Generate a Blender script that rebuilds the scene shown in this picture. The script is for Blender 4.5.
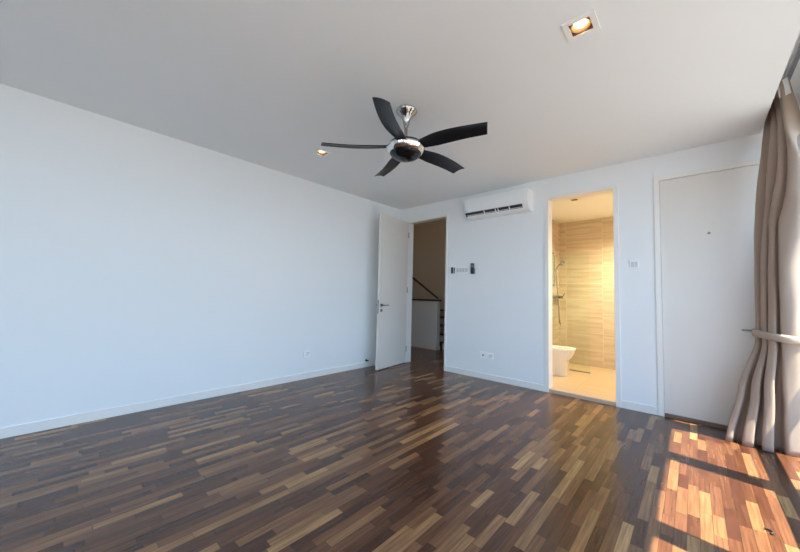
import bpy, bmesh, math, random
from mathutils import Vector, Matrix
random.seed(7)
scene = bpy.context.scene
for o in list(bpy.data.objects):
    bpy.data.objects.remove(o)
COL = scene.collection
R = math.radians

# ------------------------------------------------------------------ camera
D = 4.4725      # back wall
XL = -4.066     # left wall
H = 2.81        # ceiling
XR = 0.80       # window wall
YF = -2.60      # wall behind the camera
cam_d = bpy.data.cameras.new('camera')
cam = bpy.data.objects.new('camera', cam_d)
COL.objects.link(cam)
yaw, pit, rol = 0.7354, 0.0596, 0.0247
f = Vector((-math.sin(yaw) * math.cos(pit), math.cos(yaw) * math.cos(pit), math.sin(pit)))
rt = Vector((math.cos(yaw), math.sin(yaw), 0))
up = rt.cross(f)
r2 = rt * math.cos(rol) + up * math.sin(rol)
u2 = -rt * math.sin(rol) + up * math.cos(rol)
m3 = Matrix((r2, u2, -f)).transposed()
cam.matrix_world = Matrix.Translation((0, 0, 1.2)) @ m3.to_4x4()
cam_d.sensor_width = 36
cam_d.lens = 324.59 / 800 * 36
cam_d.clip_start = 0.02
scene.camera = cam

# ------------------------------------------------------------------ world, sun, exposure
world = bpy.data.worlds.new('World')
scene.world = world
world.use_nodes = True
wn = world.node_tree.nodes
wl = world.node_tree.links
for n in list(wn):
    wn.remove(n)
wo = wn.new('ShaderNodeOutputWorld')
wb = wn.new('ShaderNodeBackground')
wtc = wn.new('ShaderNodeTexCoord')
wsx = wn.new('ShaderNodeSeparateXYZ')
wr = wn.new('ShaderNodeValToRGB')
wl.new(wtc.outputs['Generated'], wsx.inputs[0])
wl.new(wsx.outputs['Z'], wr.inputs[0])
wr.color_ramp.elements[0].position = 0.0
wr.color_ramp.elements[0].color = (0.60, 0.80, 1.0, 1)
wr.color_ramp.elements[1].position = 0.7
wr.color_ramp.elements[1].color = (0.30, 0.56, 1.0, 1)
wl.new(wr.outputs[0], wb.inputs['Color'])
wb.inputs['Strength'].default_value = 4.6
wl.new(wb.outputs[0], wo.inputs[0])

sun_d = bpy.data.lights.new('sun', 'SUN')
sun = bpy.data.objects.new('sun', sun_d)
COL.objects.link(sun)
sun_d.energy = 23.0
sun_d.color = (1.0, 0.88, 0.72)
sun_d.angle = R(0.5)
sun.location = (6, 0, 9)
sun.rotation_euler = Vector((-1, 0.12, -2.14)).to_track_quat('-Z', 'Y').to_euler()

# daylight portal in the plane of the window wall
pd = bpy.data.lights.new('window_portal', 'AREA')
po = bpy.data.objects.new('window_portal', pd)
COL.objects.link(po)
pd.shape = 'RECTANGLE'
pd.size = 2.7
pd.size_y = 6.8
pd.cycles.is_portal = True
po.location = (0.9, 1.03, 1.38)
po.rotation_euler = (0, R(90), 0)

pd2 = bpy.data.lights.new('window_portal', 'AREA')  # portal for the added window behind the viewpoint
po2 = bpy.data.objects.new('window_portal', pd2)
COL.objects.link(po2)
pd2.shape = 'RECTANGLE'
pd2.size = 2.4
pd2.size_y = 2.4
pd2.cycles.is_portal = True
po2.location = (-0.7, YF - 0.12, 1.42)
po2.rotation_euler = (R(90), 0, 0)

vs = scene.view_settings
scene.display_settings.display_device = 'sRGB'
vs.view_transform = 'Standard'
vs.look = 'None'
vs.gamma = 1
vs.use_curve_mapping = False
vs.exposure = 0.2
cy = scene.cycles
cy.use_denoising = True
cy.denoiser = 'OPENIMAGEDENOISE'
cy.denoising_input_passes = 'RGB_ALBEDO_NORMAL'
cy.denoising_prefilter = 'ACCURATE'
cy.max_bounces = 12
cy.diffuse_bounces = 8
cy.glossy_bounces = 4
cy.transparent_max_bounces = 12
cy.sample_clamp_indirect = 6.0
cy.caustics_reflective = False
cy.caustics_refractive = False

# ------------------------------------------------------------------ materials
def mat(name, color, rough=0.5, metal=0.0, bump=0.0, bscale=200, var=0.0, vscale=3.0, coat=0.0, spec=0.5, emit=None, estr=0.0):
    m = bpy.data.materials.new(name)
    m.use_nodes = True
    nt = m.node_tree
    b = nt.nodes['Principled BSDF']
    c = (*color, 1)
    b.inputs['Base Color'].default_value = c
    b.inputs['Roughness'].default_value = rough
    b.inputs['Metallic'].default_value = metal
    b.inputs['Coat Weight'].default_value = coat
    b.inputs['Specular IOR Level'].default_value = spec
    tc = nt.nodes.new('ShaderNodeTexCoord')
    if var > 0:
        n = nt.nodes.new('ShaderNodeTexNoise')
        n.inputs['Scale'].default_value = vscale
        n.inputs['Detail'].default_value = 3
        nt.links.new(tc.outputs['Object'], n.inputs['Vector'])
        mr = nt.nodes.new('ShaderNodeMapRange')
        mr.inputs['To Min'].default_value = 1 - var
        mr.inputs['To Max'].default_value = 1 + var
        nt.links.new(n.outputs['Fac'], mr.inputs['Value'])
        mx = nt.nodes.new('ShaderNodeVectorMath')
        mx.operation = 'SCALE'
        mx.inputs[0].default_value = color
        nt.links.new(mr.outputs[0], mx.inputs['Scale'])
        nt.links.new(mx.outputs[0], b.inputs['Base Color'])
    if bump > 0:
        n2 = nt.nodes.new('ShaderNodeTexNoise')
        n2.inputs['Scale'].default_value = bscale
        nt.links.new(tc.outputs['Object'], n2.inputs['Vector'])
        bp = nt.nodes.new('ShaderNodeBump')
        bp.inputs['Strength'].default_value = bump
        bp.inputs['Distance'].default_value = 0.002
        nt.links.new(n2.outputs['Fac'], bp.inputs['Height'])
        nt.links.new(bp.outputs[0], b.inputs['Normal'])
    if emit:
        b.inputs['Emission Color'].default_value = (*emit, 1)
        b.inputs['Emission Strength'].default_value = estr
    return m

M = {}
M['wall'] = mat('wall_paint', (0.84, 0.85, 0.855), 0.75, bump=0.08, bscale=90, var=0.012, vscale=1.5)
M['ceiling'] = mat('ceiling_paint', (0.87, 0.90, 0.915), 0.85, var=0.01)
M['trim'] = mat('trim_paint', (0.85, 0.825, 0.79), 0.42, var=0.01)
M['door'] = mat('door_paint', (0.77, 0.725, 0.67), 0.35, var=0.015, vscale=2)
M['white_plastic'] = mat('white_plastic', (0.90, 0.905, 0.90), 0.3, var=0.01)
M['grey_plastic'] = mat('grey_plastic', (0.62, 0.64, 0.64), 0.4, var=0.01)
M['dark_plastic'] = mat('dark_plastic', (0.035, 0.035, 0.04), 0.35, var=0.05)
M['chrome'] = mat('chrome', (0.40, 0.385, 0.37), 0.07, metal=1.0, var=0.02)
M['hub_chrome'] = mat('hub_chrome', (0.82, 0.81, 0.80), 0.10, metal=1.0, var=0.02)
M['steel'] = mat('brushed_steel', (0.30, 0.29, 0.28), 0.3, metal=1.0, var=0.05)
M['blade'] = mat('black_blade', (0.006, 0.006, 0.009), 0.33, var=0.1, spec=0.35)
M['dome'] = mat('dark_dome', (0.008, 0.008, 0.010), 0.12, var=0.05, spec=0.35)
M['frame'] = mat('window_aluminium', (0.42, 0.42, 0.43), 0.4, metal=0.4, var=0.02)
M['track'] = mat('grey_track', (0.20, 0.20, 0.22), 0.4, metal=0.5, var=0.02)
M['ceramic'] = mat('white_ceramic', (0.80, 0.80, 0.80), 0.12, coat=0.5, var=0.01)
M['dark_wood'] = mat('dark_wood', (0.035, 0.016, 0.012), 0.35, var=0.2, vscale=12)
M['wood_sill'] = mat('wood_threshold', (0.20, 0.12, 0.08), 0.4, var=0.2, vscale=14)
M['stone'] = mat('beige_stone', (0.55, 0.42, 0.30), 0.3, var=0.08, vscale=9)
M['corridor'] = mat('corridor_paint', (0.66, 0.60, 0.52), 0.85, var=0.01)
M['terrace'] = mat('terrace_tile', (0.29, 0.275, 0.25), 0.8, var=0.05)
M['ground'] = mat('outdoor_ground', (0.22, 0.21, 0.19), 0.95, var=0.2, vscale=0.3)
M['render'] = mat('outdoor_render', (0.75, 0.74, 0.72), 0.9, var=0.02)
M['socket_hole'] = mat('socket_hole', (0.05, 0.05, 0.05), 0.6, var=0.05)
M['copper'] = mat('warm_reflector', (0.42, 0.24, 0.14), 0.35, metal=0.5, var=0.05)
M['lamp'] = mat('lamp_glow', (1, 0.9, 0.7), 0.5, emit=(1.0, 0.70, 0.30), estr=5, var=0.01)
M['bulb_off'] = mat('unlit_bulb', (0.25, 0.2, 0.15), 0.3, var=0.02)
M['badge'] = mat('pale_badge', (0.95, 0.96, 0.97), 0.2, var=0.01)
M['debris'] = mat('dry_scrap', (0.03, 0.018, 0.012), 0.7, var=0.2, vscale=60)


def mnode(nt, op, a, b=None):
    n = nt.nodes.new('ShaderNodeMath')
    n.operation = op
    for i, x in enumerate((a, b)):
        if x is None:
            continue
        if isinstance(x, (int, float)):
            n.inputs[i].default_value = x
        else:
            nt.links.new(x, n.inputs[i])
    return n.outputs[0]


def glass(name, tint, gloss=0.08):
    m = bpy.data.materials.new(name)
    m.use_nodes = True
    nt = m.node_tree
    for n in list(nt.nodes):
        nt.nodes.remove(n)
    out = nt.nodes.new('ShaderNodeOutputMaterial')
    mix = nt.nodes.new('ShaderNodeMixShader')
    tr = nt.nodes.new('ShaderNodeBsdfTransparent')
    gl = nt.nodes.new('ShaderNodeBsdfGlossy')
    gl.inputs['Roughness'].default_value = 0.02
    lw = nt.nodes.new('ShaderNodeLayerWeight')
    lw.inputs['Blend'].default_value = 0.5
    pw = mnode(nt, 'ADD', mnode(nt, 'MULTIPLY', mnode(nt, 'POWER', lw.outputs['Facing'], 5), 0.6), 0.03)
    tr.inputs['Color'].default_value = (*tint, 1)
    nt.links.new(pw, mix.inputs[0])
    nt.links.new(tr.outputs[0], mix.inputs[1])
    nt.links.new(gl.outputs[0], mix.inputs[2])
    nt.links.new(mix.outputs[0], out.inputs[0])
    return m


M['glass'] = glass('window_glass', (0.96, 0.98, 0.98))
M['shower_glass'] = glass('shower_glass', (0.945, 0.985, 0.955))


def floor_material():
    m = bpy.data.materials.new('parquet_floor')
    m.use_nodes = True
    nt = m.node_tree
    L = nt.links
    b = nt.nodes['Principled BSDF']
    tc = nt.nodes.new('ShaderNodeTexCoord')
    sx = nt.nodes.new('ShaderNodeSeparateXYZ')
    L.new(tc.outputs['Object'], sx.inputs[0])
    W = 0.052
    xs = mnode(nt, 'DIVIDE', sx.outputs['X'], W)
    i = mnode(nt, 'FLOOR', xs)
    wn1 = nt.nodes.new('ShaderNodeTexWhiteNoise')
    wn1.noise_dimensions = '1D'
    L.new(i, wn1.inputs['W'])
    off = mnode(nt, 'MULTIPLY', wn1.outputs['Value'], 7.31)
    ln = mnode(nt, 'ADD', mnode(nt, 'MULTIPLY', wn1.outputs['Value'], 0.10), 0.30)
    ys = mnode(nt, 'DIVIDE', mnode(nt, 'ADD', sx.outputs['Y'], off), ln)
    # jitter the joints so that the piece lengths vary
    ysj = mnode(nt, 'ADD', ys, mnode(nt, 'MULTIPLY', mnode(nt, 'SINE', mnode(nt, 'MULTIPLY', ys, 2.2)), 0.22))
    j = mnode(nt, 'FLOOR', ysj)
    cb = nt.nodes.new('ShaderNodeCombineXYZ')
    L.new(i, cb.inputs[0])
    L.new(j, cb.inputs[1])
    wn2 = nt.nodes.new('ShaderNodeTexWhiteNoise')
    wn2.noise_dimensions = '2D'
    L.new(cb.outputs[0], wn2.inputs['Vector'])
    ramp = nt.nodes.new('ShaderNodeValToRGB')
    cr = ramp.color_ramp
    cols = [(0.0, (0.055, 0.019, 0.010)), (0.3, (0.090, 0.034, 0.016)), (0.6, (0.132, 0.055, 0.026)),
            (0.80, (0.180, 0.082, 0.036)), (0.93, (0.250, 0.126, 0.053)), (1.0, (0.36, 0.195, 0.082))]
    cr.elements[0].position = 0
    cr.elements[0].color = (*cols[0][1], 1)
    cr.elements[1].position = 1
    cr.elements[1].color = (*cols[-1][1], 1)
    for p, c in cols[1:-1]:
        e = cr.elements.new(p)
        e.color = (*c, 1)
    L.new(wn2.outputs['Value'], ramp.inputs[0])
    # grain
    mp = nt.nodes.new('ShaderNodeMapping')
    mp.inputs['Scale'].default_value = (34, 1.6, 1)
    ad = nt.nodes.new('ShaderNodeVectorMath')
    ad.operation = 'ADD'
    L.new(tc.outputs['Object'], ad.inputs[0])
    L.new(wn2.outputs['Color'], ad.inputs[1])
    L.new(ad.outputs[0], mp.inputs[0])
    ns = nt.nodes.new('ShaderNodeTexNoise')
    ns.inputs['Scale'].default_value = 2.5
    ns.inputs['Detail'].default_value = 4
    L.new(mp.outputs[0], ns.inputs['Vector'])
    mr = nt.nodes.new('ShaderNodeMapRange')
    mr.inputs['From Min'].default_value = 0.25
    mr.inputs['From Max'].default_value = 0.75
    mr.inputs['To Min'].default_value = 0.60
    mr.inputs['To Max'].default_value = 1.40
    L.new(ns.outputs['Fac'], mr.inputs['Value'])
    # dark joint lines
    fx = mnode(nt, 'FRACT', xs)
    fy = mnode(nt, 'FRACT', ysj)
    ex = mnode(nt, 'MINIMUM', fx, mnode(nt, 'SUBTRACT', 1, fx))
    ey = mnode(nt, 'MINIMUM', fy, mnode(nt, 'SUBTRACT', 1, fy))
    gx = mnode(nt, 'LESS_THAN', ex, 0.02)
    gy = mnode(nt, 'LESS_THAN', ey, 0.003)
    g = mnode(nt, 'MAXIMUM', gx, gy)
    gm = mnode(nt, 'SUBTRACT', 1, mnode(nt, 'MULTIPLY', g, 0.6))
    tot = mnode(nt, 'MULTIPLY', mr.outputs[0], gm)
    sc = nt.nodes.new('ShaderNodeVectorMath')
    sc.operation = 'SCALE'
    L.new(ramp.outputs[0], sc.inputs[0])
    L.new(tot, sc.inputs['Scale'])
    L.new(sc.outputs[0], b.inputs['Base Color'])
    rr = nt.nodes.new('ShaderNodeMapRange')
    rr.inputs['To Min'].default_value = 0.21
    rr.inputs['To Max'].default_value = 0.28
    n3 = nt.nodes.new('ShaderNodeTexNoise')
    n3.inputs['Scale'].default_value = 1.8
    n3.inputs['Detail'].default_value = 5
    L.new(tc.outputs['Object'], n3.inputs['Vector'])
    L.new(n3.outputs['Fac'], rr.inputs['Value'])
    L.new(rr.outputs[0], b.inputs['Roughness'])
    b.inputs['Specular IOR Level'].default_value = 0.48
    bp = nt.nodes.new('ShaderNodeBump')
    bp.inputs['Strength'].default_value = 0.03
    bp.inputs['Distance'].default_value = 0.0005
    L.new(tot, bp.inputs['Height'])
    L.new(bp.outputs[0], b.inputs['Normal'])
    return m


M['floor'] = floor_material()


def tile_material(name, axis, tw, th, base, grout, vein, rough=0.25):
    m = bpy.data.materials.new(name)
    m.use_nodes = True
    nt = m.node_tree
    L = nt.links
    b = nt.nodes['Principled BSDF']
    tc = nt.nodes.new('ShaderNodeTexCoord')
    sx = nt.nodes.new('ShaderNodeSeparateXYZ')
    L.new(tc.outputs['Object'], sx.inputs[0])
    a = mnode(nt, 'DIVIDE', sx.outputs[axis[0]], tw)
    c = mnode(nt, 'DIVIDE', sx.outputs[axis[1]], th)
    fa, fc = mnode(nt, 'FRACT', a), mnode(nt, 'FRACT', c)
    g = mnode(nt, 'MAXIMUM', mnode(nt, 'LESS_THAN', fa, 0.006 / tw), mnode(nt, 'LESS_THAN', fc, 0.006 / th))
    cb = nt.nodes.new('ShaderNodeCombineXYZ')
    L.new(mnode(nt, 'FLOOR', a), cb.inputs[0])
    L.new(mnode(nt, 'FLOOR', c), cb.inputs[1])
    w = nt.nodes.new('ShaderNodeTexWhiteNoise')
    L.new(cb.outputs[0], w.inputs['Vector'])
    ad = nt.nodes.new('ShaderNodeVectorMath')
    ad.operation = 'ADD'
    L.new(tc.outputs['Object'], ad.inputs[0])
    L.new(w.outputs['Color'], ad.inputs[1])
    mp = nt.nodes.new('ShaderNodeMapping')
    s = [1.2, 1.2, 1.2]
    s['XYZ'.index(axis[1])] = 16
    mp.inputs['Scale'].default_value = s
    L.new(ad.outputs[0], mp.inputs[0])
    n = nt.nodes.new('ShaderNodeTexNoise')
    n.inputs['Scale'].default_value = 1.3
    n.inputs['Detail'].default_value = 5
    n.inputs['Distortion'].default_value = 0.5
    L.new(mp.outputs[0], n.inputs['Vector'])
    rp = nt.nodes.new('ShaderNodeValToRGB')
    rp.color_ramp.elements[0].position = 0.3
    rp.color_ramp.elements[0].color = (*vein, 1)
    rp.color_ramp.elements[1].position = 0.65
    rp.color_ramp.elements[1].color = (*base, 1)
    L.new(n.outputs['Fac'], rp.inputs[0])
    mx = nt.nodes.new('ShaderNodeMix')
    mx.data_type = 'RGBA'
    L.new(g, mx.inputs[0])
    L.new(rp.outputs[0], mx.inputs[6])
    mx.inputs[7].default_value = (*grout, 1)
    L.new(mx.outputs[2], b.inputs['Base Color'])
    b.inputs['Roughness'].default_value = rough
    return m


M['tile_x'] = tile_material('beige_wall_tile_x', 'XZ', 0.60, 0.30, (0.62, 0.53, 0.40), (0.68, 0.61, 0.50), (0.50, 0.39, 0.27))
M['tile_y'] = tile_material('beige_wall_tile_y', 'YZ', 0.60, 0.30, (0.60, 0.51, 0.40), (0.66, 0.58, 0.46), (0.46, 0.36, 0.25))
M['tile_floor'] = tile_material('beige_floor_tile', 'XY', 0.60, 0.60, (0.60, 0.46, 0.31), (0.45, 0.35, 0.24), (0.52, 0.38, 0.24), 0.3)


def cloth_material():
    m = mat('curtain_cloth', (0.47, 0.37, 0.30), 0.9, bump=0.3, bscale=700, var=0.04, vscale=6, spec=0.1)
    nt = m.node_tree
    b = nt.nodes['Principled BSDF']
    out = nt.nodes['Material Output']
    tl = nt.nodes.new('ShaderNodeBsdfTranslucent')
    tl.inputs['Color'].default_value = (0.50, 0.38, 0.31, 1)
    mx = nt.nodes.new('ShaderNodeMixShader')
    mx.inputs[0].default_value = 0.14
    nt.links.new(b.outputs[0], mx.inputs[1])
    nt.links.new(tl.outputs[0], mx.inputs[2])
    nt.links.new(mx.outputs[0], out.inputs[0])
    return m


M['cloth'] = cloth_material()
M['tie'] = mat('tieback_cloth', (0.47, 0.39, 0.32), 0.85, bump=0.2, bscale=500, var=0.03, vscale=8, spec=0.1)


# ------------------------------------------------------------------ helpers
def box(bm, x0, x1, y0, y1, z0, z1, bevel=0.0):
    c = Vector(((x0 + x1) / 2, (y0 + y1) / 2, (z0 + z1) / 2))
    mtx = Matrix.Translation(c) @ Matrix.Diagonal((abs(x1 - x0), abs(y1 - y0), abs(z1 - z0), 1))
    g = bmesh.ops.create_cube(bm, size=1, matrix=mtx)
    if bevel > 0:
        es = set()
        for vv in g['verts']:
            for e in vv.link_edges:
                es.add(e)
        bmesh.ops.bevel(bm, geom=list(es), offset=bevel, segments=3, profile=0.7, affect='EDGES')
    return bm


def tube(bm, p0, p1, r0, r1=None, seg=20):
    p0, p1 = Vector(p0), Vector(p1)
    d = p1 - p0
    q = d.to_track_quat('Z', 'Y').to_matrix().to_4x4()
    bmesh.ops.create_cone(bm, cap_ends=True, segments=seg, radius1=r0, radius2=r0 if r1 is None else r1,
                          depth=d.length, matrix=Matrix.Translation((p0 + p1) / 2) @ q)
    return bm


def path(bm, pts, r, seg=10):
    pts = [Vector(p) for p in pts]
    rings = []
    for k, p in enumerate(pts):
        a = pts[max(k - 1, 0)]
        c = pts[min(k + 1, len(pts) - 1)]
        q = (c - a).to_track_quat('Z', 'Y').to_matrix()
        rings.append([bm.verts.new(p + q @ Vector((r * math.cos(t), r * math.sin(t), 0)))
                      for t in [2 * math.pi * s / seg for s in range(seg)]])
    for a, b_ in zip(rings, rings[1:]):
        for s in range(seg):
            bm.faces.new((a[s], a[(s + 1) % seg], b_[(s + 1) % seg], b_[s]))
    bm.faces.new(rings[0][::-1])
    bm.faces.new(rings[-1])
    return bm


def lathe(bm, prof, cx=0, cy_=0, seg=48):
    rings = []
    for r, z in prof:
        if r < 1e-5:
            rings.append([bm.verts.new((cx, cy_, z))])
        else:
            rings.append([bm.verts.new((cx + r * math.cos(2 * math.pi * s / seg), cy_ + r * math.sin(2 * math.pi * s / seg), z)) for s in range(seg)])
    for a, b_ in zip(rings, rings[1:]):
        for s in range(seg):
            t = (s + 1) % seg
            if len(a) == 1 and len(b_) == 1:
                continue
            if len(a) == 1:
                bm.faces.new((a[0], b_[t], b_[s]))
            elif len(b_) == 1:
                bm.faces.new((a[s], a[t], b_[0]))
            else:
                bm.faces.new((a[s], a[t], b_[t], b_[s]))
    return bm


def obj(name, bm, m, parent=None, smooth=None):
    bmesh.ops.recalc_face_normals(bm, faces=bm.faces)
    me = bpy.data.meshes.new(name)
    bm.to_mesh(me)
    bm.free()
    me.materials.append(m)
    if smooth:
        me.polygons.foreach_set('use_smooth', [True] * len(me.polygons))
        me.set_sharp_from_angle(angle=R(smooth))
    o = bpy.data.objects.new(name, me)
    COL.objects.link(o)
    if parent:
        o.parent = parent
        o.matrix_parent_inverse = Matrix.Identity(4)
    return o


def NB():
    return bmesh.new()


def thing(name, label, cat, loc=(0, 0, 0), rz=0, group=None):
    o = bpy.data.objects.new(name, None)
    COL.objects.link(o)
    o.empty_display_size = 0.1
    o.location = loc
    o.rotation_euler = (0, 0, rz)
    o['label'] = label
    o['category'] = cat
    if group:
        o['group'] = group
    return o


def tag(o, label, cat, group=None):
    o['label'] = label
    o['category'] = cat
    if group:
        o['group'] = group
    return o


def struct(o, label, cat='wall'):
    o['kind'] = 'structure'
    o['label'] = label
    o['category'] = cat
    return o


def sroot(name, label, cat, loc=(0, 0, 0), rz=0):
    o = thing(name, label, cat, loc, rz)
    o['kind'] = 'structure'
    return o


def boxes(name, lst, m, parent=None, bevel=0.0):
    b = NB()
    for t in lst:
        box(b, *t, bevel=bevel)
    return obj(name, b, m, parent)


# ------------------------------------------------------------------ shell
T = 0.13
DB = D + T
struct(boxes('floor', [(XL - 0.3, XR, YF - 0.15, D + 0.02, -0.12, 0), (-6.2, -2.4, D + 0.02, 7.6, -0.12, 0)], M['floor']),
       'dark strip parquet floor of mixed brown wooden pieces', 'floor')
DLS = [(-0.459, 2.043), (-3.130, 2.070)]
BDL = (-1.28, 5.22)
BDL2 = (-0.66, 5.75)  # unseen downlight, added as the light source of the bathroom


def slab_with_holes(x0, x1, y0, y1, z0, z1, holes):
    """boxes that tile a slab and leave square pockets (x, y, half size), sorted by x"""
    out = []
    x = x0
    for hx_, hy_, s_ in sorted(holes):
        out.append((x, hx_ - s_, y0, y1, z0, z1))
        out.append((hx_ - s_, hx_ + s_, y0, hy_ - s_, z0, z1))
        out.append((hx_ - s_, hx_ + s_, hy_ + s_, y1, z0, z1))
        out.append((hx_ - s_, hx_ + s_, hy_ - s_, hy_ + s_, z0 + 0.10, z1))
        x = hx_ + s_
    out.append((x, x1, y0, y1, z0, z1))
    return out


struct(boxes('ceiling', slab_with_holes(XL, 0.5, YF, D, H, H + 0.3, [(x, y, 0.0575) for x, y in DLS]) + [(0.5, XR + 0.1, YF, D, 3.06, H + 0.3)], M['ceiling']),
       'white painted ceiling with a curtain recess along the windows', 'ceiling')
struct(boxes('wall_left', [(XL - 0.15, XL, YF - 0.15, D, 0, H + 0.3)], M['wall']), 'long plain white wall on the left')
CX0, CX1 = -3.905, -2.995      # corridor doorway
BX0, BX1 = -1.457, -0.630    # bathroom doorway
KX0, KX1 = -0.3025, 0.60     # closet doorway
ZT = 2.5718
struct(boxes('wall_back', [(XL - 0.15, CX0, D, DB, 0, H + 0.3), (CX1, BX0, D, DB, 0, H + 0.3), (BX1, KX0, D, DB, 0, H + 0.3),
                           (KX1, XR + 0.15, D, DB, 0, H + 0.3), (CX0, CX1, D, DB, ZT, H + 0.3), (BX0, BX1, D, DB, ZT, H + 0.3),
                           (KX0, KX1, D, DB, ZT, H + 0.3)], M['wall']), 'white far wall with three door openings')
FW = (-1.9, 0.5, 0.25, 2.60)   # opening for the added, unseen window behind the viewpoint
struct(boxes('wall_front', [(XL - 0.15, FW[0], YF - 0.15, YF, 0, H + 0.3), (FW[1], XR + 0.15, YF - 0.15, YF, 0, H + 0.3),
                            (FW[0], FW[1], YF - 0.15, YF, 0, FW[2]), (FW[0], FW[1], YF - 0.15, YF, FW[3], H + 0.3)], M['wall']), 'white wall behind the viewpoint')
WZ = 2.75
struct(boxes('wall_right', [(XR, XR + 0.15, YF, D, WZ, H + 0.3), (XR, XR + 0.15, 4.385, D, 0, WZ), (XR, XR + 0.15, YF, -2.335, 0, WZ)], M['wall']),
       'window wall on the right with white lintel')

# baseboards
bh, bt = 0.082, 0.012
struct(boxes('baseboard_left', [(XL, XL + bt, YF, D - bt, 0, bh)], M['trim'], bevel=0.002), 'low white baseboard along the left wall', 'baseboard')
struct(boxes('baseboard_back', [(XL, CX0 - 0.001, D - bt, D, 0, bh), (CX1 + 0.001, BX0 - 0.001, D - bt, D, 0, bh), (BX1 + 0.001, KX0 - 0.001, D - bt, D, 0, bh)], M['trim'], bevel=0.002),
       'low white baseboard along the far wall', 'baseboard')


# ------------------------------------------------------------------ doorways
def door_frame(x0, x1, parent, w=0.05, wr=None, wt=None):
    wr = wr or w
    wt = wt or w
    y0, y1 = D - 0.012, DB + 0.012
    b = NB()
    box(b, x0, x0 + w, y0, y1, 0, ZT, bevel=0.003)
    box(b, x1 - wr, x1, y0, y1, 0, ZT, bevel=0.003)
    box(b, x0 + w, x1 - wr, y0, y1, ZT - wt, ZT, bevel=0.003)
    return obj('door_frame', b, M['trim'], parent)


def lever(parent, x, y, z, dx, ny=-1, mm=None):
    """lever handle with its round rose, dx = direction of the lever along x, ny = side it faces"""
    mm = mm or M['steel']
    b = NB()
    tube(b, (x, y, z), (x, y + ny * 0.010, z), 0.026)
    tube(b, (x, y + ny * 0.010, z), (x, y + ny * 0.055, z), 0.010)
    path(b, [(x, y + ny * 0.052, z), (x + dx * 0.03, y + ny * 0.056, z), (x + dx * 0.125, y + ny * 0.056, z)], 0.009)
    h = obj('lever_handle', b, mm, parent, smooth=40)
    b = NB()
    tube(b, (x, y, z - 0.085), (x, y + ny * 0.009, z - 0.085), 0.024)
    tube(b, (x, y + ny * 0.009, z - 0.085), (x, y + ny * 0.014, z - 0.085), 0.009)
    obj('lock_cylinder', b, mm, parent, smooth=40)
    return h


# door 1: open door to the landing
d1 = sroot('door_1', 'cream door standing open into the room beside the left wall', 'door', (0, 0, 0))
door_frame(CX0, CX1, d1, w=0.045, wr=0.035, wt=0.04)
HX, HY = -3.848, D - 0.016
FX, FY = -3.738, 3.672
ang = math.atan2(FY - HY, FX - HX)
leaf_root = bpy.data.objects.new('door_leaf', None)
lw_, lt_, lz_ = 0.815, 0.042, 2.53
b = box(NB(), 0, lw_, -lt_, 0, 0.012, lz_, bevel=0.002)
leaf = obj('door_leaf', b, M['door'], d1)
leaf.location = (HX, HY, 0)
leaf.rotation_euler = (0, 0, ang)
# handles on the leaf (face y=0 looks to the room, face y=-lt to the left wall)
b = NB()
hz, hx = 1.035, lw_ - 0.055


def leaf_lever(ny, y):
    lever(leaf, hx, y, hz, -1, ny)


leaf_lever(1, 0.0)
leaf_lever(-1, -lt_)
boxes('lock_plate', [(lw_, lw_ + 0.002, -lt_ + 0.01, -0.010, 0.90, 1.12)], M['steel'], leaf)
b = NB()
for z in (0.25, 1.3, 2.3):
    tube(b, (-0.004, 0.004, z - 0.05), (-0.004, 0.004, z + 0.05), 0.007, seg=12)
obj('hinge', b, M['steel'], leaf, smooth=40)

# door 2: bathroom doorway
d2 = sroot('door_2', 'open bathroom doorway with cream frame and stone sill', 'door', (0, 0, 0))
door_frame(BX0, BX1, d2)
boxes('threshold', [(BX0 + 0.051, BX1 - 0.051, D - 0.004, DB + 0.02, 0, 0.045)], M['stone'], d2, bevel=0.004)

# door 3: closed closet door
d3 = sroot('door_3', 'closed plain cream door beside the curtain', 'door', (0, 0, 0))
door_frame(KX0, KX1, d3)
leaf3 = boxes('door_leaf', [(KX0 + 0.052, KX1 - 0.052, D + 0.012, D + 0.052, 0.035, ZT - 0.052)], M['door'], d3, bevel=0.002)
lever(leaf3, 0.455, D + 0.012, 0.955, -1, -1)
boxes('threshold', [(KX0 + 0.051, KX1 - 0.051, D - 0.006, DB, 0, 0.032)], M['wood_sill'], d3)
# small dark coat hook on the closet door
b = NB()
tube(b, (0.13, D + 0.012, 1.903), (0.13, D + 0.004, 1.903), 0.016, seg=4)
tube(b, (0.13, D + 0.006, 1.903), (0.13, D - 0.002, 1.903), 0.008, seg=12)
obj('coat_hook', b, M['steel'], leaf3)

# ------------------------------------------------------------------ windows
ys = [4.385 - 1.12 * k for k in range(7)]
for k in range(6):
    y1, y0 = ys[k] - 0.002, ys[k + 1] + 0.002
    w = sroot('window_%d' % (k + 1), ('tall grey framed window panel, number %d from the far corner' % (k + 1)) if k else 'tall grey framed window panel behind the curtain', 'window')
    fw, xa, xb = 0.080, XR + 0.04, XR + 0.085
    boxes('window_frame', [(xa, xb, y0, y0 + fw, 0.0, WZ), (xa, xb, y1 - fw, y1, 0.0, WZ), (xa, xb, y0 + fw, y1 - fw, 0, 0.07),
                           (xa, xb, y0 + fw, y1 - fw, WZ - 0.07, WZ), (xa, xb, y0 + fw, y1 - fw, 0.89, 1.03)], M['frame'], w)
    boxes('window_pane', [(xa + 0.018, xa + 0.024, y0 + fw, y1 - fw, 0.07, 0.89), (xa + 0.018, xa + 0.024, y0 + fw, y1 - fw, 1.03, WZ - 0.07)], M['glass'], w)
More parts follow.
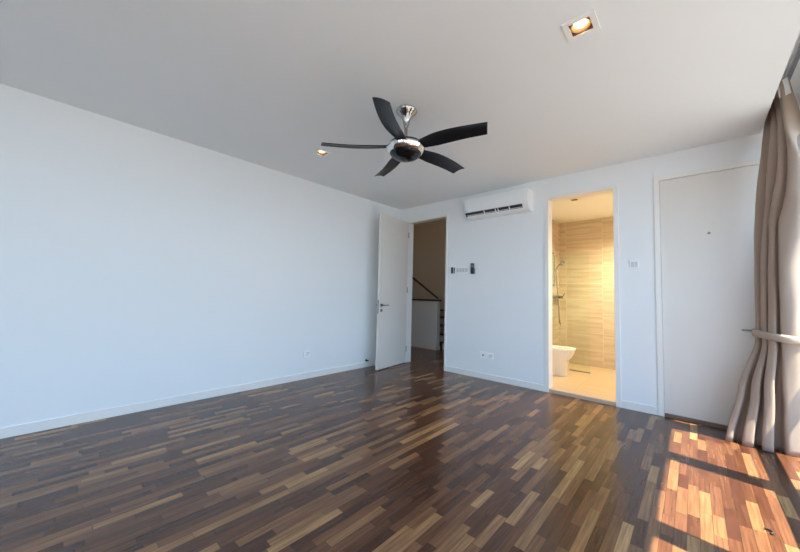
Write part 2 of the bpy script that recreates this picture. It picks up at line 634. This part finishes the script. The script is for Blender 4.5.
for k, (x0, x1) in enumerate(((FW[0], -0.7), (-0.7, FW[1]))):  # added unseen window, brightens the far wall and ceiling with sky light
    w = sroot('window_%d' % (7 + k), 'grey framed window added unseen behind the viewpoint, %s half' % ('left' if k else 'right'), 'window')
    y0, y1 = YF - 0.10, YF - 0.055
    boxes('window_frame', [(x0, x0 + 0.06, y0, y1, FW[2], FW[3]), (x1 - 0.06, x1, y0, y1, FW[2], FW[3]), (x0 + 0.06, x1 - 0.06, y0, y1, FW[2], FW[2] + 0.06),
                           (x0 + 0.06, x1 - 0.06, y0, y1, FW[3] - 0.06, FW[3])], M['frame'], w)
    boxes('window_pane', [(x0 + 0.06, x1 - 0.06, y0 + 0.018, y0 + 0.024, FW[2] + 0.06, FW[3] - 0.06)], M['glass'], w)
struct(boxes('trim_1', [(XR - 0.0, XR + 0.15, -2.335, 4.385, -0.05, 0)], M['render']), 'low sill under the windows', 'sill')
struct(boxes('trim_2', [(XR + 0.15, 1.18, -2.5, 5.5, 2.9, 3.05)], M['render']), 'concrete ledge above the windows outside', 'ledge')
struct(boxes('terrace', [(XR + 0.15, 3.2, -3, 7, -0.30, -0.06)], M['terrace']), 'pale tiled terrace added unseen outside the windows', 'terrace')  # unseen terrace, added with depth and tone set for light bounced indoors
struct(boxes('ground', [(-50, 60, -50, 60, -3.3, -3.0)], M['ground']), 'pale open ground outside, below the terrace', 'ground')

# ------------------------------------------------------------------ corridor / stair landing
struct(boxes('wall_corridor', [(-6.2, -2.5, 7.4, 7.55, -0.0, 3.6), (-6.35, -6.2, DB, 7.55, 0, 3.6), (-2.75, -2.6, DB, 7.4, 0, 3.6),
                               (-6.2, XL - 0.15, DB - 0.1, DB, 0, 3.6)], M['corridor']), 'dim taupe walls around the stair landing')
struct(boxes('ceiling_corridor', [(-6.35, -2.5, DB, 7.55, 3.6, 3.7), (-6.35, -2.5, DB - 0.02, DB, H + 0.28, 3.6)], M['corridor']), 'dim ceiling over the stair landing', 'ceiling')
hw = thing('half_wall', 'white half wall with dark timber cap on the stair landing', 'half wall', (-5.2, 6.1, 0))
boxes('panel', [(-0.9, 0.92, -0.10, 0.02, 0, 1.09)], M['wall'], hw, bevel=0.003)
boxes('cap', [(-0.9, 0.94, -0.12, 0.04, 1.09, 1.125)], M['dark_wood'], hw, bevel=0.004)
boxes('skirting', [(-0.9, 0.93, -0.112, -0.10, 0, 0.09), (0.92, 0.932, -0.112, 0.02, 0, 0.09)], M['trim'], hw)
st = thing('staircase', 'stairs with pale risers and dark treads behind the half wall', 'stairs', (-4.0, 6.2, 0))
for k in range(6):
    x1 = -0.02 - 0.24 * k
    boxes('riser', [(x1 - 0.24, x1, 0.0, 1.15, 0.17 * k, 0.17 * (k + 1) - 0.03)], M['corridor'], st)
    boxes('tread', [(x1 - 0.24, x1 + 0.02, 0.0, 1.17, 0.17 * (k + 1) - 0.03, 0.17 * (k + 1))], M['dark_wood'], st, bevel=0.004)
hr = thing('stair_handrail', 'dark sloping handrail rising above the half wall', 'handrail', (-4.4, 6.16, 0))
b = NB()
prev = [(0.04, 0, 1.13), (-1.05, 0, 1.83)]
path(b, [(0.02, 0, 1.155), (-0.4, 0, 1.425), (-1.1, 0, 1.87)], 0.024)
obj('rail', b, M['dark_wood'], hr, smooth=40)
for k, (x, zt) in enumerate(((-1.0, 1.8),)):
    b = tube(NB(), (x, 0, 1.125 if False else 0.9), (x, 0, zt), 0.010, seg=10)
    obj('baluster', b, M['dark_wood'], hr, smooth=40)

ll = thing('added_landing_lamp', 'round ceiling lamp added unseen to brighten the stair landing', 'ceiling light', (-4.4, 5.3, 3.6))  # unseen lamp, added to brighten the landing
b = lathe(NB(), [(0, 0), (0.16, 0), (0.16, -0.03), (0, -0.03)], seg=32)
obj('lamp_base', b, M['white_plastic'], ll, smooth=40)
b = lathe(NB(), [(0.15, -0.031), (0.14, -0.05), (0.08, -0.07), (0, -0.078)], seg=32)
obj('diffuser', b, mat('soft_diffuser', (0.9, 0.85, 0.75), 0.5, emit=(1.0, 0.84, 0.62), estr=5, var=0.01), ll, smooth=60)
pl_ = bpy.data.lights.new('landing_fill', 'POINT')
pl_.energy = 5.5
pl_.color = (1.0, 0.84, 0.62)
pl_.shadow_soft_size = 0.12
lo_ = bpy.data.objects.new('lamp_light', pl_)
COL.objects.link(lo_)
lo_.parent = ll
lo_.location = (0, 0, -0.22)

# ------------------------------------------------------------------ bathroom
BL, BR, BY, BZ = -1.91, -0.25, 6.72, 2.68
struct(boxes('floor_bathroom', [(BL - 0.1, BR + 0.1, DB + 0.02, BY, -0.1, 0.012)], M['tile_floor']), 'beige tiled bathroom floor', 'floor')
struct(boxes('wall_bathroom_back', [(BL - 0.1, BR + 0.1, BY, BY + 0.12, 0, 3.0)], M['tile_x']), 'beige veined tile wall at the end of the bathroom')
struct(boxes('wall_bathroom_left', [(BL - 0.12, BL, DB, BY, 0, 3.0)], M['tile_y']), 'beige tile wall behind the toilet')
struct(boxes('wall_bathroom_right', [(BR, BR + 0.12, DB, BY, 0, 3.0)], M['tile_y']), 'beige tile wall on the hidden side of the bathroom')
struct(boxes('ceiling_bathroom', slab_with_holes(BL, BR, DB, BY, BZ, BZ + 0.3, [(BDL[0], BDL[1], 0.0475), (BDL2[0], BDL2[1], 0.0475)]), M['ceiling']), 'cream bathroom ceiling', 'ceiling')

sg = thing('shower_screen', 'frameless clear glass shower screen behind the toilet', 'glass screen', (-1.59, 6.06, 0.012))
boxes('glass_panel', [(-0.318, 0.318, -0.005, 0.005, 0.012, 1.98)], M['shower_glass'], sg)
boxes('base_channel', [(-0.10, 0.318, -0.012, 0.012, 0.0, 0.016)], M['steel'], sg)

ss = thing('shower_set', 'chrome slide rail shower with handset on the bathroom wall', 'shower', (BL, 6.30, 1.45))
b = NB()
path(b, [(0.055, -0.10, -0.02), (0.055, -0.10, 0.60)], 0.010)
tube(b, (0, -0.10, 0.0), (0.055, -0.10, 0.0), 0.012)
tube(b, (0, -0.10, 0.58), (0.055, -0.10, 0.58), 0.012)
obj('slide_rail', b, M['chrome'], ss, smooth=40)
b = NB()
path(b, [(0.08, -0.10, 0.28), (0.12, -0.08, 0.36), (0.16, -0.06, 0.40)], 0.012)
tube(b, (0.15, -0.06, 0.41), (0.19, -0.04, 0.38), 0.045, 0.05)
obj('handset', b, M['chrome'], ss, smooth=40)
b = NB()
path(b, [(0.08, -0.10, 0.28), (0.09, -0.04, -0.1), (0.10, 0.02, -0.65), (0.10, 0.08, -0.72), (0.08, 0.10, -0.55), (0.06, 0.10, -0.18)], 0.008)
obj('hose', b, M['chrome'], ss, smooth=60)
b = NB()
box(b, 0.0, 0.09, -0.02, 0.22, -0.24, -0.18, bevel=0.01)
tube(b, (0.09, 0.10, -0.21), (0.14, 0.10, -0.21), 0.024)
path(b, [(0.13, 0.10, -0.21), (0.17, 0.10, -0.14)], 0.008)
obj('mixer_valve', b, M['chrome'], ss, smooth=40)


def loft(bm, secs, n=40):
    """secs: (z, x0, x1, half_y, exponent)"""
    rings = []
    for z, x0, x1, hy, ex in secs:
        ring = []
        for s in range(n):
            t = 2 * math.pi * s / n
            c, si = math.cos(t), math.sin(t)
            px = (x0 + x1) / 2 + (x1 - x0) / 2 * math.copysign(abs(c) ** (2 / ex), c)
            py = hy * math.copysign(abs(si) ** (2 / ex), si)
            ring.append(bm.verts.new((px, py, z)))
        rings.append(ring)
    for a, b_ in zip(rings, rings[1:]):
        for s in range(n):
            bm.faces.new((a[s], a[(s + 1) % n], b_[(s + 1) % n], b_[s]))
    return rings


tl = thing('toilet', 'white ceramic toilet with its lid up in the bathroom', 'toilet', (BL, 5.60, 0.012))
b = NB()
rg = loft(b, [(0, 0.02, 0.43, 0.125, 5), (0.02, 0.02, 0.435, 0.13, 5), (0.20, 0.02, 0.43, 0.13, 5), (0.24, 0.02, 0.44, 0.14, 4), (0.30, 0.04, 0.50, 0.165, 3),
             (0.36, 0.06, 0.525, 0.178, 2.6), (0.39, 0.06, 0.53, 0.180, 2.5), (0.40, 0.06, 0.525, 0.178, 2.5), (0.40, 0.13, 0.48, 0.125, 2.2),
             (0.33, 0.16, 0.45, 0.10, 2.1), (0.26, 0.22, 0.38, 0.06, 2)])
b.faces.new(rg[0][::-1])
b.faces.new(rg[-1])
obj('bowl', b, M['ceramic'], tl, smooth=50)
b = NB()
r_ = loft(b, [(0.402, 0.14, 0.535, 0.183, 2.4), (0.425, 0.14, 0.54, 0.186, 2.4), (0.425, 0.19, 0.475, 0.118, 2.2), (0.402, 0.19, 0.475, 0.118, 2.2), (0.402, 0.14, 0.535, 0.183, 2.4)])
obj('seat', b, M['white_plastic'], tl, smooth=50)
b = NB()
r_ = loft(b, [(0, -0.0, 0.40, 0.178, 2.6), (0.018, 0.0, 0.40, 0.178, 2.6)])
b.faces.new(r_[0][::-1])
b.faces.new(r_[1])
ld = obj('lid', b, M['white_plastic'], tl, smooth=50)
ld.location = (0.128, 0, 0.43)
ld.rotation_euler = (0, R(-88), 0)
b = box(NB(), 0.0, 0.10, -0.19, 0.19, 0.37, 0.74, bevel=0.02)
obj('cistern', b, M['ceramic'], tl, smooth=50)
b = box(NB(), -0.0, 0.108, -0.195, 0.195, 0.741, 0.765, bevel=0.008)
obj('cistern_lid', b, M['ceramic'], tl, smooth=50)


# ------------------------------------------------------------------ downlights
def downlight(x, y, z, label, group, power, size=0.17, color=(1, 0.75, 0.42), spot=120):
    t = thing('recessed_downlight', label, 'ceiling light', (x, y, z), 0, group)
    s, i_ = size / 2, size / 2 - 0.030
    b = NB()
    for q in ((-s, s, -s, -i_), (-s, s, i_, s), (-s, -i_, -i_, i_), (i_, s, -i_, i_)):
        box(b, *q, -0.007, 0.0, bevel=0.0)
    obj('trim_plate', b, M['white_plastic'], t)
    # housing that stands up into the ceiling recess
    b = NB()
    for q in ((-i_ - 0.002, -i_, -i_, i_), (i_, i_ + 0.002, -i_, i_), (-i_, i_, -i_ - 0.002, -i_), (-i_, i_, i_, i_ + 0.002)):
        box(b, *q, 0.0, 0.085)
    box(b, -i_, i_, -i_, i_, 0.083, 0.085)
    obj('housing', b, M['copper'], t)
    b = lathe(NB(), [(0.050, 0.002), (0.054, 0.002), (0.054, 0.008), (0.040, 0.04), (0.036, 0.04), (0.048, 0.006), (0.050, 0.002)], seg=32)
    obj('gimbal_ring', b, M['copper'], t, smooth=40)
    b = lathe(NB(), [(0, 0.008), (0.022, 0.010), (0.037, 0.018), (0.037, 0.030), (0, 0.034)], seg=32)
    obj('bulb', b, M['lamp'] if power else M['bulb_off'], t, smooth=60)
    if not power:
        return t
    ld_ = bpy.data.lights.new('downlight_lamp', 'SPOT')
    ld_.energy = power
    ld_.color = color
    ld_.spot_size = R(spot)
    ld_.spot_blend = 0.9
    ld_.shadow_soft_size = 0.04
    lo = bpy.data.objects.new('lamp_light', ld_)
    COL.objects.link(lo)
    lo.parent = t
    lo.location = (0, 0, -0.012)
    return t


downlight(DLS[0][0], DLS[0][1], H, 'square white recessed downlight glowing nearest the viewer', 'bedroom downlights', 5)
downlight(DLS[1][0], DLS[1][1], H, 'lit recessed downlight near the left wall beyond the fan', 'bedroom downlights', 5)
downlight(BDL[0], BDL[1], BZ, 'small unlit recessed downlight in the bathroom ceiling', 'bathroom downlights', 0, size=0.15)
downlight(BDL2[0], BDL2[1], BZ, 'lit recessed downlight added out of sight on the right of the bathroom', 'bathroom downlights', 280, size=0.15, color=(1, 0.85, 0.55), spot=150)

# ------------------------------------------------------------------ ceiling fan
FXc, FYc = -1.822, 2.045
fan = thing('ceiling_fan', 'five bladed black ceiling fan with chrome hub and short rod', 'ceiling fan', (FXc, FYc, H))
b = lathe(NB(), [(0, 0), (0.088, 0), (0.092, -0.010), (0.086, -0.024), (0.062, -0.046), (0.040, -0.075), (0.028, -0.110), (0.020, -0.150), (0, -0.150)])
obj('ceiling_cup', b, M['chrome'], fan, smooth=40)
b = tube(NB(), (0, 0, -0.145), (0, 0, -0.285), 0.014)
obj('down_rod', b, M['chrome'], fan, smooth=40)
b = lathe(NB(), [(0, -0.255), (0.03, -0.255), (0.05, -0.275), (0.11, -0.288), (0.14, -0.300), (0.14, -0.318), (0, -0.318)])
obj('motor_cover', b, M['dome'], fan, smooth=35)
b = lathe(NB(), [(0, -0.318), (0.145, -0.318), (0.162, -0.325), (0.168, -0.343), (0.162, -0.362), (0.146, -0.380), (0.135, -0.386), (0, -0.386)])
obj('hub', b, M['hub_chrome'], fan, smooth=35)
b = lathe(NB(), [(0.136, -0.386), (0.125, -0.404), (0.095, -0.424), (0.05, -0.436), (0, -0.440)])
obj('dome', b, M['dome'], fan, smooth=60)


def blade_mesh():
    b = NB()
    pitch = R(-15)
    n, mcols = 22, 8
    grid = []
    for i in range(n + 1):
        t = i / n
        r = 0.10 + t * 0.632
        wdt = 0.085 + 0.055 * min(1, max(0, (t - 0.05) / 0.28)) ** 0.8
        wdt *= 1 - 0.18 * max(0, t - 0.5) / 0.5
        sweep = -0.030 * math.sin(math.pi * min(1, t * 0.95)) + 0.008
        row = []
        for j in range(mcols + 1):
            s = j / mcols - 0.5
            camber = -0.010 * (1 - 4 * s * s)
            rr = r - 0.035 * (s + 0.5) * t
            row.append(Vector((rr, sweep + s * wdt * math.cos(pitch), s * wdt * math.sin(pitch) - camber - 0.012 * t)))
        grid.append(row)
    th = 0.007
    topv = [[b.verts.new(p + Vector((0, 0, th / 2))) for p in row] for row in grid]
    botv = [[b.verts.new(p - Vector((0, 0, th / 2))) for p in row] for row in grid]
    for i in range(n):
        for j in range(mcols):
            b.faces.new((topv[i][j], topv[i + 1][j], topv[i + 1][j + 1], topv[i][j + 1]))
            b.faces.new((botv[i][j], botv[i][j + 1], botv[i + 1][j + 1], botv[i + 1][j]))
    for i in range(n):
        for j in (0, mcols):
            b.faces.new((topv[i][j], topv[i + 1][j], botv[i + 1][j], botv[i][j]))
    for j in range(mcols):
        for i in (0, n):
            b.faces.new((topv[i][j], topv[i][j + 1], botv[i][j + 1], botv[i][j]))
    return b


bl0 = obj('blade', blade_mesh(), M['blade'], fan, smooth=40)
for k in range(5):
    o = bl0 if k == 0 else bl0.copy()
    if k:
        COL.objects.link(o)
        o.parent = fan
    o.location = (0, 0, -0.332)
    o.rotation_euler = (0, 0, R(10 + 72 * k))

# ------------------------------------------------------------------ air conditioner
ac = thing('air_conditioner', 'white wall mounted split air conditioner near the ceiling', 'air conditioner', (-2.085, D, 2.395))
AW = 0.475
prof = [(0, 0.0), (-0.12, -0.002), (-0.165, 0.030), (-0.200, 0.075), (-0.205, 0.10), (-0.205, 0.265), (-0.190, 0.285), (0, 0.290)]
b = NB()
la = [b.verts.new((-AW, y, z)) for y, z in prof]
ra = [b.verts.new((AW, y, z)) for y, z in prof]
for k in range(len(prof)):
    k2 = (k + 1) % len(prof)
    b.faces.new((la[k], la[k2], ra[k2], ra[k]))
b.faces.new(la[::-1])
b.faces.new(ra)
bmesh.ops.bevel(b, geom=[e for e in b.edges if abs(e.verts[0].co.x - e.verts[1].co.x) < 1e-6], offset=0.006, segments=2, affect='EDGES')
obj('casing', b, M['white_plastic'], ac, smooth=35)
boxes('front_panel', [(-AW + 0.004, AW - 0.035, -0.212, -0.2052, 0.092, 0.278)], M['white_plastic'], ac, bevel=0.003)


def ac_strip(name, s0, s1, x0, x1, m, depth=0.004):
    """strip lying on the sloping underside between profile points"""
    p0, p1 = Vector((0, -0.165, 0.030)), Vector((0, -0.200, 0.075))
    nrm = Vector((0, -0.79, -0.61))
    a = p0.lerp(p1, s0) + nrm * 0.0005
    c = p0.lerp(p1, s1) + nrm * 0.0005
    b_ = NB()
    vs_ = []
    for x in (x0, x1):
        for p in (a, c, c + nrm * depth, a + nrm * depth):
            vs_.append(b_.verts.new((x, p.y, p.z)))
    for q in ((0, 1, 2, 3), (7, 6, 5, 4), (0, 4, 5, 1), (1, 5, 6, 2), (2, 6, 7, 3), (3, 7, 4, 0)):
        b_.faces.new([vs_[i] for i in q])
    return obj(name, b_, m, ac)


ac_strip('air_outlet', -0.1, 1.05, -AW + 0.004, AW - 0.075, M['dark_plastic'])
ac_strip('louvre', 0.25, 0.34, -AW + 0.03, AW - 0.075, M['white_plastic'], 0.010)
ac_strip('louvre', -0.25, 0.08, -AW + 0.03, AW - 0.06, M['white_plastic'], 0.008)
for x in (-0.16, 0.015, 0.055, 0.22):
    ac_strip('outlet_divider', 0.05, 0.98, x - 0.006, x + 0.006, M['white_plastic'], 0.008)
for nm, x, z, w in (('badge', -0.02, 0.165, 0.035), ('display', 0.235, 0.175, 0.05)):
    boxes(nm, [(x, x + w, -0.2132, -0.2121, z, z + 0.014)], M['badge'], ac)
boxes('sticker', [(-AW + 0.01, -AW + 0.05, -0.2132, -0.2121, 0.096, 0.108)], M['grey_plastic'], ac)

# ------------------------------------------------------------------ switches, sockets, remotes
YP = D


def plate(name, label, cat, x0, x1, z0, z1, group=None, depth=0.009):
    t = thing(name, label, cat, ((x0 + x1) / 2, D, (z0 + z1) / 2), 0, group)
    hx_, hz_ = (x1 - x0) / 2, (z1 - z0) / 2
    boxes('cover_plate', [(-hx_, hx_, -depth, 0, -hz_, hz_)], M['white_plastic'], t, bevel=0.002)
    return t, hx_, hz_


t, a_, c_ = plate('fan_regulator', 'white wall control with two dark keys beside the door frame', 'wall control', -2.935, -2.838, 1.56, 1.70)
boxes('key', [(-0.030, 0.006, -0.018, -0.009, -0.055, 0.045)], M['dark_plastic'], t, bevel=0.003)
boxes('key', [(0.020, 0.038, -0.018, -0.009, -0.055, 0.040)], M['dark_plastic'], t, bevel=0.003)
t, a_, c_ = plate('light_switch', 'wide white multi gang light switch between the dark controls', 'light switch', -2.832, -2.600, 1.575, 1.672)
for q in range(4):
    x = -0.10 + q * 0.052
    boxes('rocker', [(x, x + 0.044, -0.013, -0.009, -0.032, 0.032)], M['grey_plastic'], t, bevel=0.002)
rm = thing('remote_control', 'slim black remote control in a holder on the far wall', 'remote control', (-2.525, D, 1.645))
boxes('holder', [(-0.034, 0.034, -0.016, 0, -0.085, 0.0)], M['dark_plastic'], rm, bevel=0.004)
boxes('remote_body', [(-0.028, 0.028, -0.030, -0.0165, -0.078, 0.078)], M['dark_plastic'], rm, bevel=0.005)
boxes('remote_screen', [(-0.018, 0.018, -0.0315, -0.0301, 0.010, 0.055)], M['steel'], rm)

t, a_, c_ = plate('light_switch', 'small square light switch between bathroom and cream closed door', 'light switch', -0.529, -0.441, 1.568, 1.660)
boxes('rocker', [(-0.030, -0.002, -0.013, -0.009, -0.030, 0.030)], M['grey_plastic'], t, bevel=0.002)
boxes('rocker', [(0.002, 0.030, -0.013, -0.009, -0.030, 0.030)], M['grey_plastic'], t, bevel=0.002)


def sock(label, x0, x1, z0, z1, kind):
    t, a, c = plate('wall_socket', label, 'socket', x0, x1, z0, z1)
    if kind == 'aerial':
        b_ = tube(NB(), (0, -0.009, 0), (0, -0.016, 0), 0.011, seg=16)
        obj('aerial_port', b_, M['dark_plastic'], t)
    else:
        boxes('pin_hole', [(-0.004, 0.004, -0.0098, -0.0088, 0.006, 0.022)], M['socket_hole'], t)
        for sx_ in (-1, 1):
            boxes('pin_hole', [(sx_ * 0.014 - 0.005, sx_ * 0.014 + 0.005, -0.0098, -0.0088, -0.018, -0.010)], M['socket_hole'], t)
        boxes('rocker', [(0.022, 0.036, -0.013, -0.009, -0.005, 0.025)], M['grey_plastic'], t, bevel=0.001)
    return t


sock('white aerial outlet low on the far wall, the left of a pair', -2.385, -2.290, 0.300, 0.390, 'aerial')
sock('white power socket low on the far wall, right of the aerial outlet', -2.280, -2.180, 0.298, 0.388, 'power')
t = sock('white power socket low on the long left wall', -0.05, 0.05, 0.30, 0.39, 'power')
t.location = (XL, 2.572, 0.345)
t.rotation_euler = (0, 0, R(90))
for o in (t,):
    pass
ds = thing('door_stopper', 'small dark rubber door stopper low on the left wall', 'door stopper', (XL, 3.70, 0.110))
b = tube(NB(), (0, 0, 0), (0.012, 0, 0), 0.020)
obj('base_disc', b, M['steel'], ds, smooth=40)
b = tube(NB(), (0.012, 0, 0), (0.055, 0, 0), 0.013)
obj('rubber_tip', b, M['dark_plastic'], ds, smooth=40)

# ------------------------------------------------------------------ curtain
cur = thing('curtain', 'taupe floor length curtain gathered and tied beside the window', 'curtain', (0.6, 4.2, 0.004))
KEYS = [  # z, left end, middle, right end, fold amplitude
    (0.0, (0.205, 4.165), (0.50, 4.125), (0.735, 4.270), 0.062),
    (0.45, (0.320, 4.240), (0.54, 4.135), (0.735, 4.290), 0.055),
    (0.86, (0.435, 4.300), (0.57, 4.120), (0.735, 4.320), 0.038),
    (1.00, (0.440, 4.305), (0.57, 4.110), (0.735, 4.320), 0.038),
    (1.45, (0.458, 4.340), (0.580, 4.080), (0.735, 4.300), 0.046),
    (2.10, (0.492, 4.385), (0.600, 4.020), (0.725, 4.100), 0.048),
    (2.65, (0.530, 4.410), (0.590, 4.060), (0.615, 3.905), 0.036),
    (2.985, (0.560, 4.425), (0.570, 4.100), (0.568, 3.830), 0.024)]
PH_UP = [0, 0.07, 0.15, 0.20, 0.27, 0.37, 0.45, 1.0]
PH_TOP = [0, 0.15, 0.30, 0.44, 0.58, 0.72, 0.86, 1.0]
PH_LOW = [0, 0.10, 0.19, 0.28, 0.36, 0.46, 0.60, 1.0]   # uneven pleat positions


def cur_at(z):
    for a, c in zip(KEYS, KEYS[1:]):
        if z <= c[0]:
            t = (z - a[0]) / (c[0] - a[0])
            t = t * t * (3 - 2 * t) * 0.5 + t * 0.5
            return [Vector(a[k]).lerp(Vector(c[k]), t) for k in (1, 2, 3)] + [a[4] * (1 - t) + c[4] * t]
    return [Vector(KEYS[-1][k]) for k in (1, 2, 3)] + [KEYS[-1][4]]


def phase(u, z=3.0):
    q = min(1, z / 0.9)
    PH = [a * (1 - q) + c * q for a, c in zip(PH_LOW, PH_UP)]
    q = min(1, max(0, (z - 1.9) / 0.8))
    PH = [a * (1 - q) + c * q for a, c in zip(PH, PH_TOP)]
    for k in range(len(PH) - 1):
        if u <= PH[k + 1]:
            return k + (u - PH[k]) / (PH[k + 1] - PH[k])
    return len(PH) - 1


def cur_base(z, u):
    L_, M_, R_, amp = cur_at(z)
    C_ = 2 * M_ - 0.5 * (L_ + R_)
    pt = L_ * (1 - u) ** 2 + C_ * 2 * u * (1 - u) + R_ * u * u
    tg = (2 * (1 - u) * (C_ - L_) + 2 * u * (R_ - C_)).normalized()
    n_ = Vector((tg.y, -tg.x))
    return pt, tg, n_, amp


b = NB()
NU, NV = 240, 70
rows = []
for iv in range(NV + 1):
    z = 2.985 * iv / NV
    row = []
    for iu in range(NU + 1):
        u = iu / NU
        p = phase(u, z)
        pt, tg, n_, amp = cur_base(z, u)
        w_ = math.cos(math.pi * p)
        w_ = 1 - 2 * (1 - (w_ + 1) / 2) ** 1.45
        wob = 0.004 * math.sin(z * 4 + u * 19) + 0.002 * math.sin(z * 11 - u * 31)
        along = 0.016 * math.sin(2 * math.pi * p) * (1 - 0.4 * z / 2.9)
        pt = pt + tg * along + n_ * (amp * w_ + wob)
        row.append(b.verts.new((pt.x - 0.6, pt.y - 4.2, z)))
    rows.append(row)
for a, c in zip(rows, rows[1:]):
    for s in range(NU):
        b.faces.new((a[s], a[s + 1], c[s + 1], c[s]))
cl = obj('drape', b, M['cloth'], cur, smooth=80)
sm = cl.modifiers.new('thick', 'SOLIDIFY')
sm.thickness = 0.003
sm.offset = 0
# heading tape on the last pleat
b = NB()
rows = []
for z in (2.86, 2.988):
    row = []
    for iu in range(31):
        u = 0.80 + 0.19 * iu / 30
        pt, tg, n_, amp = cur_base(z, u)
        pt = pt + n_ * (amp * math.cos(math.pi * phase(u)) + 0.005)
        row.append(b.verts.new((pt.x - 0.6, pt.y - 4.2, z)))
    rows.append(row)
for s in range(30):
    b.faces.new((rows[0][s], rows[0][s + 1], rows[1][s + 1], rows[1][s]))
ht = obj('heading_tape', b, M['white_plastic'], cur, smooth=80)
ht['label'] = 'white heading tape'
sm = ht.modifiers.new('thick', 'SOLIDIFY')
sm.thickness = 0.002

# tieback band
b = NB()
prof_b = [(-0.032, 0), (-0.016, 0.004), (0.0, 0.005), (0.016, 0.004), (0.032, 0)]
loop = []
NS = 40
for k in range(NS + 1):                      # front side
    u = k / NS
    pt, tg, n_, amp = cur_base(0.93, u)
    loop.append((pt + n_ * (amp + 0.016), n_, u, 1))
pt, tg, n_, amp = cur_base(0.93, 1.0)
loop.append((pt + tg * 0.022, tg, 1.0, 0))
for k in range(NS + 1):                      # back side
    u = 1 - k / NS
    pt, tg, n_, amp = cur_base(0.93, u)
    loop.append((pt - n_ * (amp + 0.012), -n_, u, -1))
pt, tg, n_, amp = cur_base(0.93, 0.0)
loop.append((pt - tg * 0.022, -tg, 0.0, 0))
rings = []
for q, nn, u, sd in loop:
    ring = []
    for dz, o_ in prof_b:
        w_ = q + nn * o_
        zz = 0.945 + dz - 0.055 * u * (1 if sd >= 0 else 0.6)
        ring.append(b.verts.new((w_.x - 0.6, w_.y - 4.2, zz)))
    rings.append(ring)
for s in range(len(rings)):
    a, c = rings[s], rings[(s + 1) % len(rings)]
    for k in range(4):
        b.faces.new((a[k], a[k + 1], c[k + 1], c[k]))
band = obj('tieback', b, M['tie'], cur, smooth=60)
band['label'] = 'pale fabric tieback band'
sm = band.modifiers.new('thick', 'SOLIDIFY')
sm.thickness = 0.004

# curtain track in the recess
tr = thing('curtain_track', 'grey curtain track running in the ceiling recess', 'curtain track', (0.6, 1.6, 2.998))
boxes('rail', [(-0.014, 0.014, -2.85, 2.84, 0.0, 0.024)], M['track'], tr, bevel=0.003)
boxes('end_cap', [(-0.017, 0.017, 2.835, 2.848, -0.002, 0.026)], M['white_plastic'], tr)
for yy in (-2.4, -1.2, 0, 1.2, 2.35):
    boxes('bracket', [(-0.010, 0.010, yy - 0.012, yy + 0.012, 0.024, 0.070)], M['white_plastic'], tr)

# ------------------------------------------------------------------ small scraps on the floor
def scrap(x, y, r, a0, a1, label, w=0.009):
    t_ = [a0 + (a1 - a0) * k / 8 for k in range(9)]
    b_ = NB()
    path(b_, [(r * math.cos(q), r * math.sin(q), w * 0.8) for q in t_], w * 0.6, seg=8)
    o = obj('floor_scrap', b_, M['debris'], None, smooth=60)
    o.location = (x, y, 0.001)
    return tag(o, label, 'scrap', 'scraps on the floor')


scrap(0.262, 2.65, 0.022, R(-60), R(110), 'small dark curled scrap lying in the nearer sunlit patch')
scrap(0.255, 3.93, 0.014, R(30), R(200), 'tiny dark scrap in the sunlit patch beside the curtain hem', w=0.004)
